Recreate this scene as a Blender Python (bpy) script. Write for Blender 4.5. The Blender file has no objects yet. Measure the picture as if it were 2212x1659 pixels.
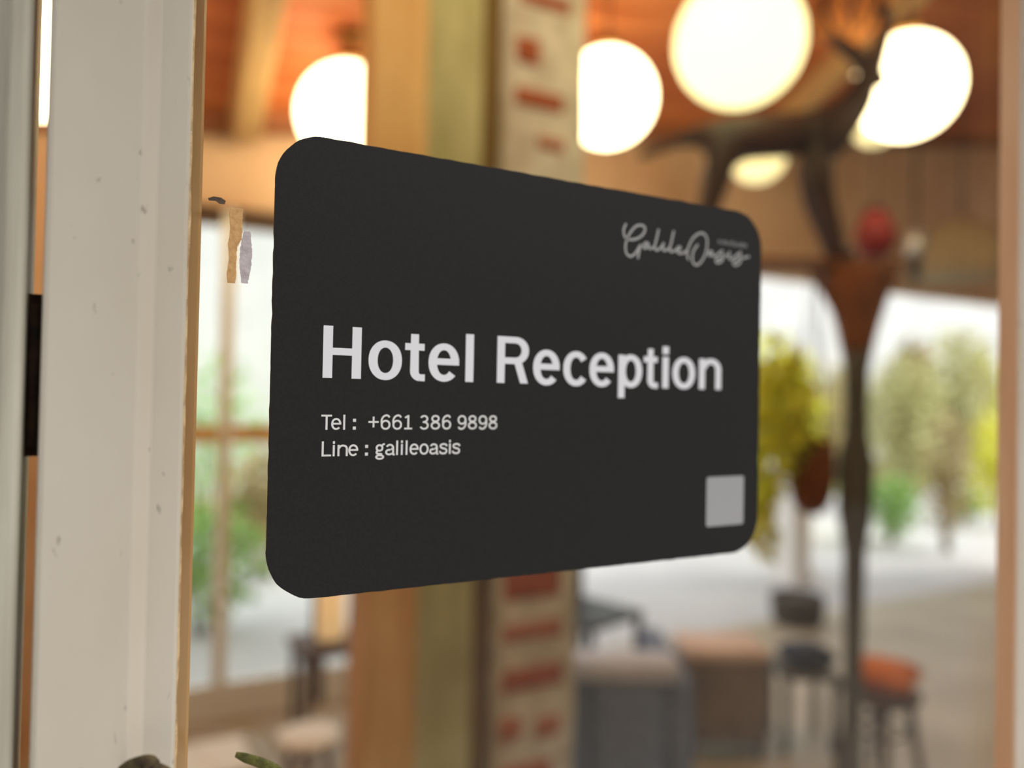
import bpy, bmesh, math, random
from mathutils import Vector, Matrix, Euler, noise as mnoise

random.seed(7)
scene = bpy.context.scene
C = scene.collection
PI = math.pi

# ------------------------------------------------------------------ camera
F_PX, CX, CY = 1661.0, 1106.0, 829.5           # for the 2212 x 1659 frame (26 mm equivalent phone lens)
YAW, PITCH, ROLL = math.radians(28.433), math.radians(0.932), math.radians(1.089)
BASE = 1.357                                    # height of the sign's lower edge above the floor
EYE = Vector((-0.0681, -0.3525, BASE + 0.0931))
FWD = Vector((math.sin(YAW) * math.cos(PITCH), math.cos(YAW) * math.cos(PITCH), math.sin(PITCH)))
_r0 = Vector((math.cos(YAW), -math.sin(YAW), 0))
_u0 = _r0.cross(FWD)
RIGHT = math.cos(ROLL) * _r0 + math.sin(ROLL) * _u0
UP = -math.sin(ROLL) * _r0 + math.cos(ROLL) * _u0
cam = bpy.data.cameras.new('camera')
cam.sensor_width = 36.0
cam.lens = F_PX / 2212.0 * 36.0
cam.clip_start = 0.01
cam.dof.use_dof = True
cam.dof.focus_distance = 0.345
cam.dof.aperture_fstop = 2.7
cam_ob = bpy.data.objects.new('camera', cam)
cam_ob.matrix_world = Matrix(((RIGHT.x, UP.x, -FWD.x, EYE.x), (RIGHT.y, UP.y, -FWD.y, EYE.y),
                              (RIGHT.z, UP.z, -FWD.z, EYE.z), (0, 0, 0, 1)))
C.objects.link(cam_ob)
scene.camera = cam_ob

# ------------------------------------------------------------------ sky, exposure
world = bpy.data.worlds.new('sky')
scene.world = world
world.use_nodes = True
wn = world.node_tree.nodes
wn['Background'].inputs[0].default_value = (0.93, 0.96, 1.0, 1)     # even overcast sky
wn['Background'].inputs[1].default_value = 1.55
# hazy sun through thin cloud, from behind the camera and a little to its right
sun = bpy.data.lights.new('hazy_sun', 'SUN')
sun.energy = 7.2
sun.angle = math.radians(50)
sun.color = (1.0, 0.97, 0.93)
sun_ob = bpy.data.objects.new('hazy_sun', sun)
sun_ob.rotation_euler = Vector((-0.80, 0.75, -0.84)).to_track_quat('-Z', 'Y').to_euler()
C.objects.link(sun_ob)
scene.view_settings.view_transform = 'Standard'
scene.view_settings.look = 'None'
scene.view_settings.exposure = 0.0
scene.view_settings.gamma = 1.0
scene.view_settings.use_curve_mapping = False
scene.cycles.use_denoising = True
LAMP = 9.0                                       # radiance of the opal globes


def at(px, py, z):
    """the point of the place seen at pixel (px, py), z metres in front of the camera"""
    return EYE + (FWD + RIGHT * ((px - CX) / F_PX) - UP * ((py - CY) / F_PX)) * z


def on_y(px, py, Y):
    """the point of the place seen at pixel (px, py) on the upright plane Y"""
    d = FWD + RIGHT * ((px - CX) / F_PX) - UP * ((py - CY) / F_PX)
    return EYE + d * ((Y - EYE.y) / d.y)


def on_z(px, py, Z):
    d = FWD + RIGHT * ((px - CX) / F_PX) - UP * ((py - CY) / F_PX)
    return EYE + d * ((Z - EYE.z) / d.z)


# ------------------------------------------------------------------ materials
def srgb(r, g, b):
    f = lambda c: (c / 255 / 12.92) if c / 255 <= 0.04045 else ((c / 255 + 0.055) / 1.055) ** 2.4
    return (f(r), f(g), f(b), 1)


def mat(name, col, rough=0.6, col2=None, scale=8.0, stretch=(1, 1, 1), detail=4.0, bump=0.0, bscale=None,
        spec=0.4, lo=0.35, hi=0.65, metal=0.0, bdist=0.002):
    m = bpy.data.materials.new(name)
    m.use_nodes = True
    nt = m.node_tree
    b = nt.nodes['Principled BSDF']
    b.inputs['Roughness'].default_value = rough
    b.inputs['Specular IOR Level'].default_value = spec
    b.inputs['Metallic'].default_value = metal
    b.inputs['Base Color'].default_value = col
    tc = nt.nodes.new('ShaderNodeTexCoord')
    mp = nt.nodes.new('ShaderNodeMapping')
    mp.inputs['Scale'].default_value = stretch
    nt.links.new(tc.outputs['Object'], mp.inputs['Vector'])
    if col2 is not None:
        n = nt.nodes.new('ShaderNodeTexNoise')
        n.inputs['Scale'].default_value = scale
        n.inputs['Detail'].default_value = detail
        r = nt.nodes.new('ShaderNodeValToRGB')
        r.color_ramp.elements[0].position = lo
        r.color_ramp.elements[1].position = hi
        r.color_ramp.elements[0].color = col
        r.color_ramp.elements[1].color = col2
        nt.links.new(mp.outputs['Vector'], n.inputs['Vector'])
        nt.links.new(n.outputs['Fac'], r.inputs['Fac'])
        nt.links.new(r.outputs['Color'], b.inputs['Base Color'])
    if bump:
        n2 = nt.nodes.new('ShaderNodeTexNoise')
        n2.inputs['Scale'].default_value = bscale or scale
        n2.inputs['Detail'].default_value = 5
        bp = nt.nodes.new('ShaderNodeBump')
        bp.inputs['Strength'].default_value = bump
        bp.inputs['Distance'].default_value = bdist
        nt.links.new(mp.outputs['Vector'], n2.inputs['Vector'])
        nt.links.new(n2.outputs['Fac'], bp.inputs['Height'])
        nt.links.new(bp.outputs['Normal'], b.inputs['Normal'])
    return m


def emit(name, col, strength):
    m = bpy.data.materials.new(name)
    m.use_nodes = True
    nt = m.node_tree
    b = nt.nodes['Principled BSDF']
    b.inputs['Base Color'].default_value = col
    b.inputs['Emission Color'].default_value = col
    b.inputs['Emission Strength'].default_value = strength
    return m


def glass_mat():
    m = bpy.data.materials.new('clear_glass')
    m.use_nodes = True
    nt = m.node_tree
    nt.nodes.remove(nt.nodes['Principled BSDF'])
    out = nt.nodes['Material Output']
    tr = nt.nodes.new('ShaderNodeBsdfTransparent')
    tr.inputs[0].default_value = (0.97, 0.985, 0.975, 1)
    gl = nt.nodes.new('ShaderNodeBsdfGlossy')
    gl.inputs['Roughness'].default_value = 0.0
    # Schlick reflectance, the same from both sides of the sheet
    lw = nt.nodes.new('ShaderNodeLayerWeight')
    lw.inputs['Blend'].default_value = 0.5
    pw = nt.nodes.new('ShaderNodeMath')
    pw.operation = 'POWER'
    pw.inputs[1].default_value = 5.0
    fr = nt.nodes.new('ShaderNodeMath')
    fr.operation = 'MULTIPLY_ADD'
    fr.inputs[1].default_value = 0.96
    fr.inputs[2].default_value = 0.03
    nt.links.new(lw.outputs['Facing'], pw.inputs[0])
    nt.links.new(pw.outputs[0], fr.inputs[0])
    mx = nt.nodes.new('ShaderNodeMixShader')
    nt.links.new(fr.outputs[0], mx.inputs[0])
    nt.links.new(tr.outputs[0], mx.inputs[1])
    nt.links.new(gl.outputs[0], mx.inputs[2])
    nt.links.new(mx.outputs[0], out.inputs[0])
    return m


def paint_mat(name, base, warm, speck):
    """old gloss paint: slow yellowing, small dark dirt specks, brushy relief"""
    m = mat(name, base, 0.42, warm, 14, (1, 1, 0.5), 5, 0.35, 45, 0.35, 0.3, 0.75, 0, 0.0016)
    nt = m.node_tree
    b = nt.nodes['Principled BSDF']
    ramp = [n for n in nt.nodes if n.type == 'VALTORGB'][0]
    mp = [n for n in nt.nodes if n.type == 'MAPPING'][0]
    sp = nt.nodes.new('ShaderNodeTexNoise')
    sp.inputs['Scale'].default_value = 170
    sp.inputs['Detail'].default_value = 2
    r = nt.nodes.new('ShaderNodeValToRGB')
    r.color_ramp.elements[0].position = 0.70
    r.color_ramp.elements[1].position = 0.78
    r.color_ramp.elements[0].color = (0, 0, 0, 1)
    r.color_ramp.elements[1].color = (0.75, 0.75, 0.75, 1)
    mx = nt.nodes.new('ShaderNodeMix')
    mx.data_type = 'RGBA'
    nt.links.new(mp.outputs['Vector'], sp.inputs['Vector'])
    nt.links.new(sp.outputs['Fac'], r.inputs['Fac'])
    nt.links.new(r.outputs['Color'], mx.inputs[0])
    nt.links.new(ramp.outputs['Color'], mx.inputs[6])
    mx.inputs[7].default_value = speck
    nt.links.new(mx.outputs[2], b.inputs['Base Color'])
    return m


M = dict(
    sign=mat('black_vinyl', (0.017, 0.0165, 0.0165, 1), 0.55, (0.021, 0.0205, 0.0205, 1), 900, spec=0.22, bump=0.05, bscale=1500, bdist=0.0003),
    sign_edge=mat('dark_board_edge', (0.012, 0.010, 0.009, 1), 0.7),
    print_white=mat('white_print', (0.86, 0.87, 0.93, 1), 0.6, spec=0.2),
    print_small=mat('offwhite_print', (0.80, 0.80, 0.80, 1), 0.6, spec=0.2),
    print_grey=mat('grey_print', (0.46, 0.46, 0.46, 1), 0.6, spec=0.2),
    code=mat('pale_grey_print', (0.40, 0.40, 0.42, 1), 0.6, spec=0.2),
    paint=paint_mat('cream_gloss_paint', srgb(210, 202, 189), srgb(198, 188, 169), srgb(120, 108, 94)),
    paint_old=mat('weathered_grey_paint', srgb(200, 196, 180), 0.5, srgb(172, 166, 152), 20, (6, 1, 0.35), 6, 0.4, 40),
    paint_wall=mat('cream_wall_paint', srgb(205, 198, 182), 0.6, srgb(192, 184, 166), 4),
    raw=mat('raw_timber', srgb(120, 78, 46), 0.7, srgb(70, 42, 24), 40, (1, 1, 0.1), 5, 0.5, 60),
    bead=mat('varnished_bead', srgb(206, 162, 112), 0.25, srgb(178, 128, 84), 30, (1, 1, 0.15), 5, 0.3, 80, spec=0.6),
    reveal=mat('tan_bare_reveal', srgb(230, 192, 156), 0.5, srgb(214, 168, 130), 30, (1, 1, 0.15), 5),
    silicone=mat('yellowed_sealant', srgb(224, 196, 150), 0.2, srgb(176, 140, 100), 120, spec=0.7, bump=0.6, bscale=300),
    rust=mat('rusty_iron', srgb(70, 44, 26), 0.75, srgb(28, 18, 12), 90, bump=0.6, bscale=200),
    tape=mat('masking_tape', srgb(226, 180, 122), 0.8, srgb(206, 158, 104), 420, bump=0.7, bscale=700, bdist=0.0006),
    residue=mat('glue_residue', srgb(214, 206, 208), 0.7, srgb(190, 178, 182), 200, bump=0.4, bscale=400),
    dirt=mat('dark_smear', srgb(74, 62, 56), 0.8, srgb(100, 84, 72), 200),
    glass=glass_mat(),
    ceil=mat('orange_ceiling_board', srgb(206, 128, 74), 0.55, srgb(178, 92, 44), 3, (0.6, 6, 6), 5, 0.2, 20),
    ceil2=mat('brown_ceiling_board', srgb(196, 112, 60), 0.55, srgb(160, 80, 40), 3, (0.6, 6, 6), 5, 0.2, 20),
    rafter=mat('pale_rafter', srgb(206, 172, 122), 0.6, srgb(176, 140, 94), 5, (6, 0.6, 6), 5),
    plate=mat('dark_wall_plate', srgb(150, 92, 54), 0.6, srgb(122, 72, 42), 5, (0.6, 6, 6), 5),
    plaster=mat('buff_plaster', srgb(214, 184, 156), 0.85, srgb(200, 164, 134), 3, bump=0.3, bscale=20),
    tan=mat('tan_post_wood', srgb(232, 192, 132), 0.5, srgb(208, 160, 96), 4, (6, 6, 0.5), 5),
    green=mat('sage_paint', srgb(198, 196, 152), 0.55, srgb(170, 168, 122), 5, (2, 2, 0.8), 4),
    olive=mat('olive_wood', srgb(136, 110, 58), 0.6, srgb(112, 88, 44), 6, (6, 6, 0.5), 4),
    pier=mat('pier_plaster', srgb(232, 228, 220), 0.85, srgb(198, 190, 178), 9, bump=0.6, bscale=25, bdist=0.01),
    brick=mat('red_brick', srgb(184, 104, 72), 0.85, srgb(150, 74, 44), 14, bump=0.6, bscale=60),
    brick2=mat('pale_brick', srgb(196, 128, 104), 0.85, srgb(160, 96, 70), 14, bump=0.6, bscale=60),
    floor=mat('beige_screed', srgb(186, 172, 150), 0.45, srgb(160, 144, 122), 1.6, detail=6),
    terrace=mat('pale_terrace', srgb(204, 202, 202), 0.7, srgb(188, 186, 188), 1.2),
    lawn=mat('garden_ground', srgb(164, 160, 104), 0.9, srgb(120, 128, 66), 2),
    white=mat('white_paint', srgb(242, 240, 238), 0.5, srgb(234, 232, 230), 3),
    whitewall=mat('white_render', srgb(200, 200, 200), 0.8, srgb(186, 186, 188), 1.2),
    globe=emit('opal_glass_lit', (1.0, 0.80, 0.46, 1), LAMP),
    globe_mid=emit('opal_glass_mid', (1.0, 0.90, 0.44, 1), 2.2),
    globe_dim=emit('opal_glass_dim', (1.0, 0.86, 0.44, 1), 1.25),
    brass=mat('brass', srgb(150, 110, 60), 0.35, metal=0.9),
    black=mat('black_metal', srgb(28, 26, 26), 0.5),
    dark=mat('dark_carved_wood', srgb(70, 42, 36), 0.5, srgb(44, 26, 24), 9, (1, 1, 1), 5, 0.3, 40),
    brown=mat('carved_post_wood', srgb(150, 86, 34), 0.55, srgb(112, 60, 22), 7, (3, 3, 0.5), 5),
    greywood=mat('grey_post_wood', srgb(100, 96, 88), 0.6, srgb(72, 64, 56), 8, (3, 3, 0.5), 5),
    basket=mat('brown_basket', srgb(140, 72, 22), 0.75, srgb(96, 48, 14), 40, bump=0.8, bscale=80, bdist=0.006),
    rattan=mat('orange_rattan', srgb(206, 130, 50), 0.5, srgb(160, 90, 30), 30),
    red=mat('red_lacquer', srgb(120, 6, 6), 0.6, srgb(98, 4, 6), 6),
    dome=mat('woven_grey_shade', srgb(176, 158, 128), 0.8, srgb(146, 126, 98), 30, bump=0.5, bscale=60),
    steel=mat('satin_steel', srgb(196, 196, 200), 0.35, metal=0.7),
    blue=mat('slate_blue_fabric', srgb(126, 140, 170), 0.85, srgb(104, 116, 142), 30, bump=0.4, bscale=200),
    bluelight=mat('pale_blue_highlight', srgb(206, 212, 236), 0.85, srgb(188, 194, 218), 30),
    pinkwood=mat('pink_cushion', srgb(220, 198, 190), 0.8, srgb(208, 184, 174), 6),
    mauve=mat('mauve_grey_fabric', srgb(146, 128, 116), 0.9, srgb(118, 102, 94), 6),
    navy=mat('navy_fabric', srgb(48, 54, 78), 0.85, srgb(36, 40, 60), 20),
    orange=mat('orange_fabric', srgb(210, 112, 20), 0.8, srgb(186, 92, 12), 12),
    darkpot=mat('dark_brown_pot', srgb(70, 54, 32), 0.6, srgb(44, 34, 18), 12),
    walnut=mat('dark_furniture_wood', srgb(96, 66, 46), 0.5, srgb(68, 44, 30), 6, (4, 0.6, 4)),
    cream=mat('cream_paper', srgb(246, 216, 164), 0.7, srgb(238, 200, 144), 8),
    peach=mat('peach_render', srgb(236, 190, 150), 0.8, srgb(224, 172, 130), 4),
    leaf_y=mat('yellow_green_leaf', srgb(230, 236, 70), 0.5, srgb(214, 206, 34), 3),
    leaf_g=mat('green_leaf', srgb(160, 200, 110), 0.5, srgb(120, 166, 76), 3),
    leaf_p=mat('pale_green_leaf', srgb(206, 206, 152), 0.55, srgb(186, 180, 130), 3),
    leaf_o=mat('olive_brown_leaf', srgb(190, 170, 120), 0.6, srgb(156, 140, 96), 3),
    leaf_f=mat('olive_leaf', srgb(112, 110, 48), 0.5, srgb(72, 72, 26), 200, bump=0.5, bscale=500),
    leaf_d=mat('withered_leaf', srgb(92, 78, 48), 0.7, srgb(60, 46, 28), 200, bump=0.5, bscale=500),
    stem=mat('plant_stem', srgb(110, 92, 58), 0.8, srgb(84, 70, 40), 20),
    clay=mat('clay_pot', srgb(176, 108, 76), 0.8, srgb(150, 86, 58), 10),
    opposite=mat('dark_added_cladding', srgb(92, 84, 70), 0.8, srgb(70, 62, 50), 2, (4, 1, 0.4)),
    paving=mat('grey_paving', srgb(176, 172, 164), 0.8, srgb(156, 150, 142), 3),
)


# ------------------------------------------------------------------ mesh helpers
class MB:
    """collects shapes in one bmesh, then links them as one mesh object"""

    def __init__(self):
        self.bm = bmesh.new()

    def box(self, lo, hi, bevel=0.0, seg=2):
        lo, hi = Vector(lo), Vector(hi)
        r = bmesh.ops.create_cube(self.bm, size=1)
        vs = r['verts']
        for v in vs:
            v.co = Vector([lo[i] + (v.co[i] + 0.5) * (hi[i] - lo[i]) for i in range(3)])
        if bevel:
            es = list({e for v in vs for e in v.link_edges})
            bmesh.ops.bevel(self.bm, geom=es, offset=bevel, segments=seg, affect='EDGES', profile=0.5)
        return self

    def lathe(self, prof, at_=(0, 0, 0), n=24):
        """prof: (radius, z) pairs from bottom to top"""
        at_ = Vector(at_)
        rings = []
        for r, z in prof:
            if r < 1e-6:
                rings.append([self.bm.verts.new(at_ + Vector((0, 0, z)))])
            else:
                rings.append([self.bm.verts.new(at_ + Vector((r * math.cos(2 * PI * i / n), r * math.sin(2 * PI * i / n), z))) for i in range(n)])
        for a, b in zip(rings, rings[1:]):
            for i in range(n):
                j = (i + 1) % n
                q = [a[i % len(a)], a[j % len(a)], b[j % len(b)], b[i % len(b)]]
                u = list(dict.fromkeys(q))
                if len(u) > 2:
                    self.bm.faces.new(u)
        for ring, flip in ((rings[0], True), (rings[-1], False)):
            if len(ring) > 2:
                self.bm.faces.new(ring[::-1] if flip else ring)
        return self

    def tube(self, pts, rad, n=8, closed=False):
        pts = [Vector(p) for p in pts]
        rs = rad if isinstance(rad, (list, tuple)) else [rad] * len(pts)
        rings = []
        L = len(pts)
        nrm = None
        for i, p in enumerate(pts):
            if closed:
                d = (pts[(i + 1) % L] - pts[i - 1]).normalized()
            else:
                d = (pts[min(i + 1, L - 1)] - pts[max(i - 1, 0)]).normalized()
            if nrm is None:
                nrm = d.orthogonal().normalized()
            else:
                nrm = (nrm - d * nrm.dot(d)).normalized()
            bi = d.cross(nrm)
            rings.append([self.bm.verts.new(p + (nrm * math.cos(2 * PI * k / n) + bi * math.sin(2 * PI * k / n)) * rs[i]) for k in range(n)])
        pairs = list(zip(rings, rings[1:]))
        if closed:
            pairs.append((rings[-1], rings[0]))
        for a, b in pairs:
            for k in range(n):
                self.bm.faces.new([a[k], a[(k + 1) % n], b[(k + 1) % n], b[k]])
        if not closed:
            self.bm.faces.new(rings[0][::-1])
            self.bm.faces.new(rings[-1])
        return self

    def prism(self, poly, axis, a, b):
        """poly in the two other axes, pushed from a to b along axis 0/1/2"""
        def P(u, v, w):
            c = [u, v]
            c.insert(axis, w)
            return Vector(c)
        A = [self.bm.verts.new(P(u, v, a)) for u, v in poly]
        B = [self.bm.verts.new(P(u, v, b)) for u, v in poly]
        n = len(poly)
        for i in range(n):
            self.bm.faces.new([A[i], A[(i + 1) % n], B[(i + 1) % n], B[i]])
        self.bm.faces.new(A[::-1])
        self.bm.faces.new(B)
        return self

    def sphere(self, c, r, sc=(1, 1, 1), u=24, v=16):
        res = bmesh.ops.create_uvsphere(self.bm, u_segments=u, v_segments=v, radius=r)
        for w in res['verts']:
            w.co = Vector((w.co.x * sc[0], w.co.y * sc[1], w.co.z * sc[2])) + Vector(c)
        return self

    def build(self, name, m, parent=None, smooth=False):
        bmesh.ops.recalc_face_normals(self.bm, faces=self.bm.faces[:])
        me = bpy.data.meshes.new(name)
        self.bm.to_mesh(me)
        self.bm.free()
        return link(name, me, m, parent, smooth)


def link(name, me, m, parent=None, smooth=False):
    if m is not None and not me.materials:
        me.materials.append(M[m] if isinstance(m, str) else m)
    if smooth:
        me.polygons.foreach_set('use_smooth', [True] * len(me.polygons))
    o = bpy.data.objects.new(name, me)
    C.objects.link(o)
    if parent is not None:
        o.parent = parent
    return o


def tag(o, label=None, cat=None, group=None, kind=None):
    if label:
        o['label'] = label
    if cat:
        o['category'] = cat
    if group:
        o['group'] = group
    if kind:
        o['kind'] = kind
    return o


def empty(name, loc=(0, 0, 0), rz=0.0, label=None, cat=None, group=None, kind=None):
    o = bpy.data.objects.new(name, None)
    o.empty_display_size = 0.05
    o.location = loc
    o.rotation_euler = (0, 0, rz)
    C.objects.link(o)
    return tag(o, label, cat, group, kind)


def crom(pts, n=6):
    """smooth curve through 2-D or 3-D points"""
    P = [Vector(p) for p in pts]
    P = [2 * P[0] - P[1]] + P + [2 * P[-1] - P[-2]]
    out = []
    for i in range(1, len(P) - 2):
        a, b, c, d = P[i - 1:i + 3]
        for k in range(n):
            t = k / n
            out.append(0.5 * (2 * b + (c - a) * t + (2 * a - 5 * b + 4 * c - d) * t * t + (3 * b - a - 3 * c + d) * t ** 3))
    out.append(P[-2])
    return out


# ================================================================== THE SETTING
DOOR_H = 2.15
YB = 3.2                       # back wall of the room
ZB = 2.62                      # ceiling height at the back wall
SLOPE = 0.42


TILT = 0.16                    # the ceiling also climbs to the right
CX0 = 0.4


def ceil_z(Y, X=CX0):
    return ZB + (YB - Y) * SLOPE + (X - CX0) * TILT


floor = tag(MB().box((-2.6, 0.0, -0.1), (7.6, YB + 0.12, 0.0)).build('floor', 'floor'), kind='structure')
tag(MB().box((-9, YB + 0.12, -0.12), (22, 8.0, -0.02)).build('floor_terrace', 'terrace'), kind='structure')
tag(MB().box((-9, 8.0, -0.12), (22, 24, -0.03)).build('floor_garden', 'lawn'), kind='structure')
tag(MB().box((-9, -8.0, -0.12), (34, 0.0, -0.02)).build('floor_forecourt', 'paving'), kind='structure')

# dark house front added behind the camera to cut sky reflections in the glass
tag(MB().box((-9, -7.3, -0.02), (9, -7.0, 7.4)).box((9, -7.3, -0.02), (34, -7.0, 9.6)).build('wall_added_opposite', 'opposite'), kind='structure')
# front wall with the glazed door; the door leaf runs from X = -0.0875 to 0.63
TF = lambda X: ceil_z(0, X) - 0.04
tag(MB().prism([(-2.6, 0), (-0.20, 0), (-0.20, TF(-0.2)), (-2.6, TF(-2.6))], 1, 0.0, 0.12).box((0.86, 0.0, 0), (7.6, 0.12, 0.9))
    .prism([(0.86, 2.3), (7.6, 2.3), (7.6, TF(7.6)), (0.86, TF(0.86))], 1, 0.0, 0.12)
    .prism([(-0.20, DOOR_H + 0.06), (0.86, DOOR_H + 0.06), (0.86, TF(0.86)), (-0.20, TF(-0.2))], 1, 0.0, 0.12)
    .box((3.9, 0.0, 0.9), (4.1, 0.12, 2.3)).build('wall_front', 'paint_wall'), kind='structure')
wf = empty('window_1', (0, 0, 0), kind='structure')  # front windows added out of view to let daylight into the room
for a, b in ((0.86, 3.9), (4.1, 7.6)):
    MB().box((a, 0.03, 0.9), (a + 0.06, 0.09, 2.3)).box((b - 0.06, 0.03, 0.9), (b, 0.09, 2.3)).box((a + 0.06, 0.03, 0.9), (b - 0.06, 0.09, 0.96)) \
        .box((a + 0.06, 0.03, 2.24), (b - 0.06, 0.09, 2.3)).build('window_frame', 'paint', wf)
    MB().box((a + 0.06, 0.055, 0.96), (b - 0.06, 0.061, 2.24)).build('pane', 'glass', wf)
tag(MB().prism([(0, 0), (YB + 0.12, 0), (YB + 0.12, ceil_z(YB + 0.12, -2.6)), (0, ceil_z(0, -2.6))], 0, -2.7, -2.6).build('wall_left', 'peach'), kind='structure')
tag(MB().prism([(0, 0), (YB + 0.12, 0), (YB + 0.12, ceil_z(YB + 0.12, 7.6)), (0, ceil_z(0, 7.6))], 0, 7.6, 7.7).build('wall_right', 'plaster'), kind='structure')
# porch roof, added unseen; its depth shades the upper part of the door
tag(MB().box((-2.7, -0.66, 2.42), (7.7, 0.0, 2.50)).build('trim_1', 'raw'), kind='structure')

# ceiling: boards along X on a slope that climbs towards the door, with rafters below
ce = empty('ceiling', (0, 0, 0), kind='structure')
ce.matrix_world = Matrix.Translation((CX0, 0, ZB)) @ Matrix.Rotation(-math.atan(TILT), 4, 'Y') @ Matrix.Translation((-CX0, 0, -ZB))
pitch = math.atan(SLOPE)
bw = 0.15
nb = int((YB + 0.3) / math.cos(pitch) / bw) + 1
meshes = []
for k in range(2):
    b = MB().box((-5.2, 0.0, 0.0), (5.2, bw - 0.008, 0.022), 0.004, 1)
    o = b.build('ceiling_board', 'ceil' if k == 0 else 'ceil2', ce)
    meshes.append(o.data)
    C.objects.unlink(o)
    bpy.data.objects.remove(o)
for i in range(nb):
    s = i * bw
    Y = YB + 0.2 - s * math.cos(pitch)
    o = bpy.data.objects.new('ceiling_board', meshes[(i * 7 // 3) % 2])
    C.objects.link(o)
    o.parent = ce
    o.location = (2.45, Y, ceil_z(Y))
    o.rotation_euler = (PI - pitch, 0, 0)
    o.rotation_euler = (-pitch, 0, 0)
    o.location = (2.45, Y - bw * math.cos(pitch), ceil_z(Y) + bw * math.sin(pitch) + random.uniform(0, 0.004))
MB().box((-2.8, -0.3, 0), (7.8, YB + 0.4, 0.02)).build('roof_deck', 'plate', ce)
deck = bpy.data.objects['roof_deck']
deck.rotation_euler = (-pitch, 0, 0)
deck.location = (0, 0, ceil_z(0) + 0.06)
for X in (-1.6, 0.47, 3.6, 6.6):
    L = (YB - 0.1) / math.cos(pitch)
    o = MB().box((-0.055, -L / 2, -0.13), (0.055, L / 2, -0.002), 0.006, 1).build('rafter', 'rafter', ce)
    o.location = (X, YB / 2 + 0.02, ceil_z(YB / 2 + 0.02))
    o.rotation_euler = (-pitch, 0, 0)

# back wall: buff header over a wide opening and over a glazed screen
TB = lambda X: ceil_z(YB + 0.12, X) + 0.02
hd = MB().prism([(-2.6, 2.0), (0.07, 2.26), (7.6, 2.26), (7.6, TB(7.6)), (0.07, TB(0.07)), (-2.6, TB(-2.6))], 1, YB, YB + 0.12) \
    .prism([(-2.6, 0), (0.04, 0), (0.04, 2.257), (-2.6, 2.0)], 1, YB, YB + 0.12).box((1.38, YB, 0), (1.62, YB + 0.12, 2.26)) \
    .box((6.9, YB, 0), (7.6, YB + 0.12, 2.26)).build('wall_back', 'plaster')
tag(hd, kind='structure')
MB().box((-2.6, YB - 0.07, ZB - 0.05), (7.6, YB - 0.002, ZB + 0.03), 0.006, 1).build('wall_plate', 'plate', ce)
d2 = empty('door_2', (0, YB + 0.04, 0), kind='structure')
edges = [0.07, 0.44, 0.88, 1.35]
for i, x in enumerate(edges):
    MB().box((x - 0.028, 0, 0), (x + 0.028, 0.05, 2.26), 0.004, 1).build('door_post', 'walnut' if i == 2 else 'white', d2)
for a, b in zip(edges, edges[1:]):
    MB().box((a + 0.028, 0.002, 1.22), (b - 0.028, 0.045, 1.30)).build('lock_rail', 'tan', d2)
    MB().box((a + 0.028, 0.002, 0.0), (b - 0.028, 0.045, 0.16)).build('bottom_rail', 'white', d2)
    MB().box((a + 0.028, 0.002, 2.18), (b - 0.028, 0.045, 2.26)).build('top_rail', 'walnut', d2)
    MB().box((a + 0.028, 0.018, 1.30), (b - 0.028, 0.023, 2.18)).build('upper_pane', 'glass', d2)
    MB().box((a + 0.028, 0.018, 0.16), (b - 0.028, 0.023, 1.22)).build('lower_pane', 'glass', d2)

# ------------------------------------------------------------------ the door leaf
dr = empty('door_1', (0, 0, 0), kind='structure')
XL, XR = -0.0866, -0.0360


def stile_profile():
    # X, Y outline of the left stile: flat face, shallow chamfer, lower flat, rounded arris
    return [(XL + 0.002, 0.024), (XL, 0.022), (XL, -0.0115), (XL + 0.0006, -0.0138), (XL + 0.0022, -0.0150),
            (-0.0545, -0.0150), (-0.0538, -0.0148), (-0.0484, -0.0112), (-0.0476, -0.0110), (XR - 0.0016, -0.0110),
            (XR - 0.0005, -0.0105), (XR, -0.0094), (XR, 0.0), (XR - 0.010, 0.0), (XR - 0.010, 0.006), (XR, 0.006),
            (XR, 0.024)]


MB().prism(stile_profile(), 2, 0.01, DOOR_H).build('stile', 'paint', dr)
XS = 0.5605
MB().prism([(XS + 0.0025, -0.015), (XS + 0.069, -0.015), (XS + 0.071, -0.013), (XS + 0.071, 0.024), (XS + 0.045, 0.024), (XS + 0.040, 0.006), (XS + 0.012, 0.006), (XS + 0.012, 0.0), (XS + 0.0015, 0.0), (XS + 0.0015, -0.014)],
           2, 0.01, DOOR_H).build('stile', 'paint', dr)
MB().box((XS, -0.0145, 0.20), (XS + 0.0015, 0.0, DOOR_H - 0.10)).build('reveal_strip', 'reveal', dr)
MB().box((XR, -0.011, 0.01), (XS, 0.024, 0.20), 0.002, 1).build('bottom_rail', 'paint', dr)
MB().box((XR, -0.011, DOOR_H - 0.10), (XS, 0.024, DOOR_H), 0.002, 1).build('top_rail', 'paint', dr)
MB().box((XR - 0.009, 0.0005, 0.192), (XS + 0.011, 0.0055, DOOR_H - 0.092)).build('glass_pane', 'glass', dr)
# inner glazing beads, seen through the glass beside the stiles
MB().box((XR, 0.0058, 0.20), (-0.0292, 0.020, DOOR_H - 0.10), 0.0012, 1).build('glazing_bead', 'bead', dr)
# thin uneven run of sealant along the outer arris of the left stile
pts = []
for i in range(240):
    z = 0.22 + i * (DOOR_H - 0.34) / 239
    pts.append((XR + 0.0004 + 0.0007 * mnoise.noise((0, 0, z * 45)), -0.0012 + 0.0006 * mnoise.noise((3, 1, z * 60)), z))
MB().tube(pts, [0.0012 + 0.0004 * mnoise.noise((7, 2, p[2] * 70)) for p in pts], 8).build('sealant', 'silicone', dr, True)
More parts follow.
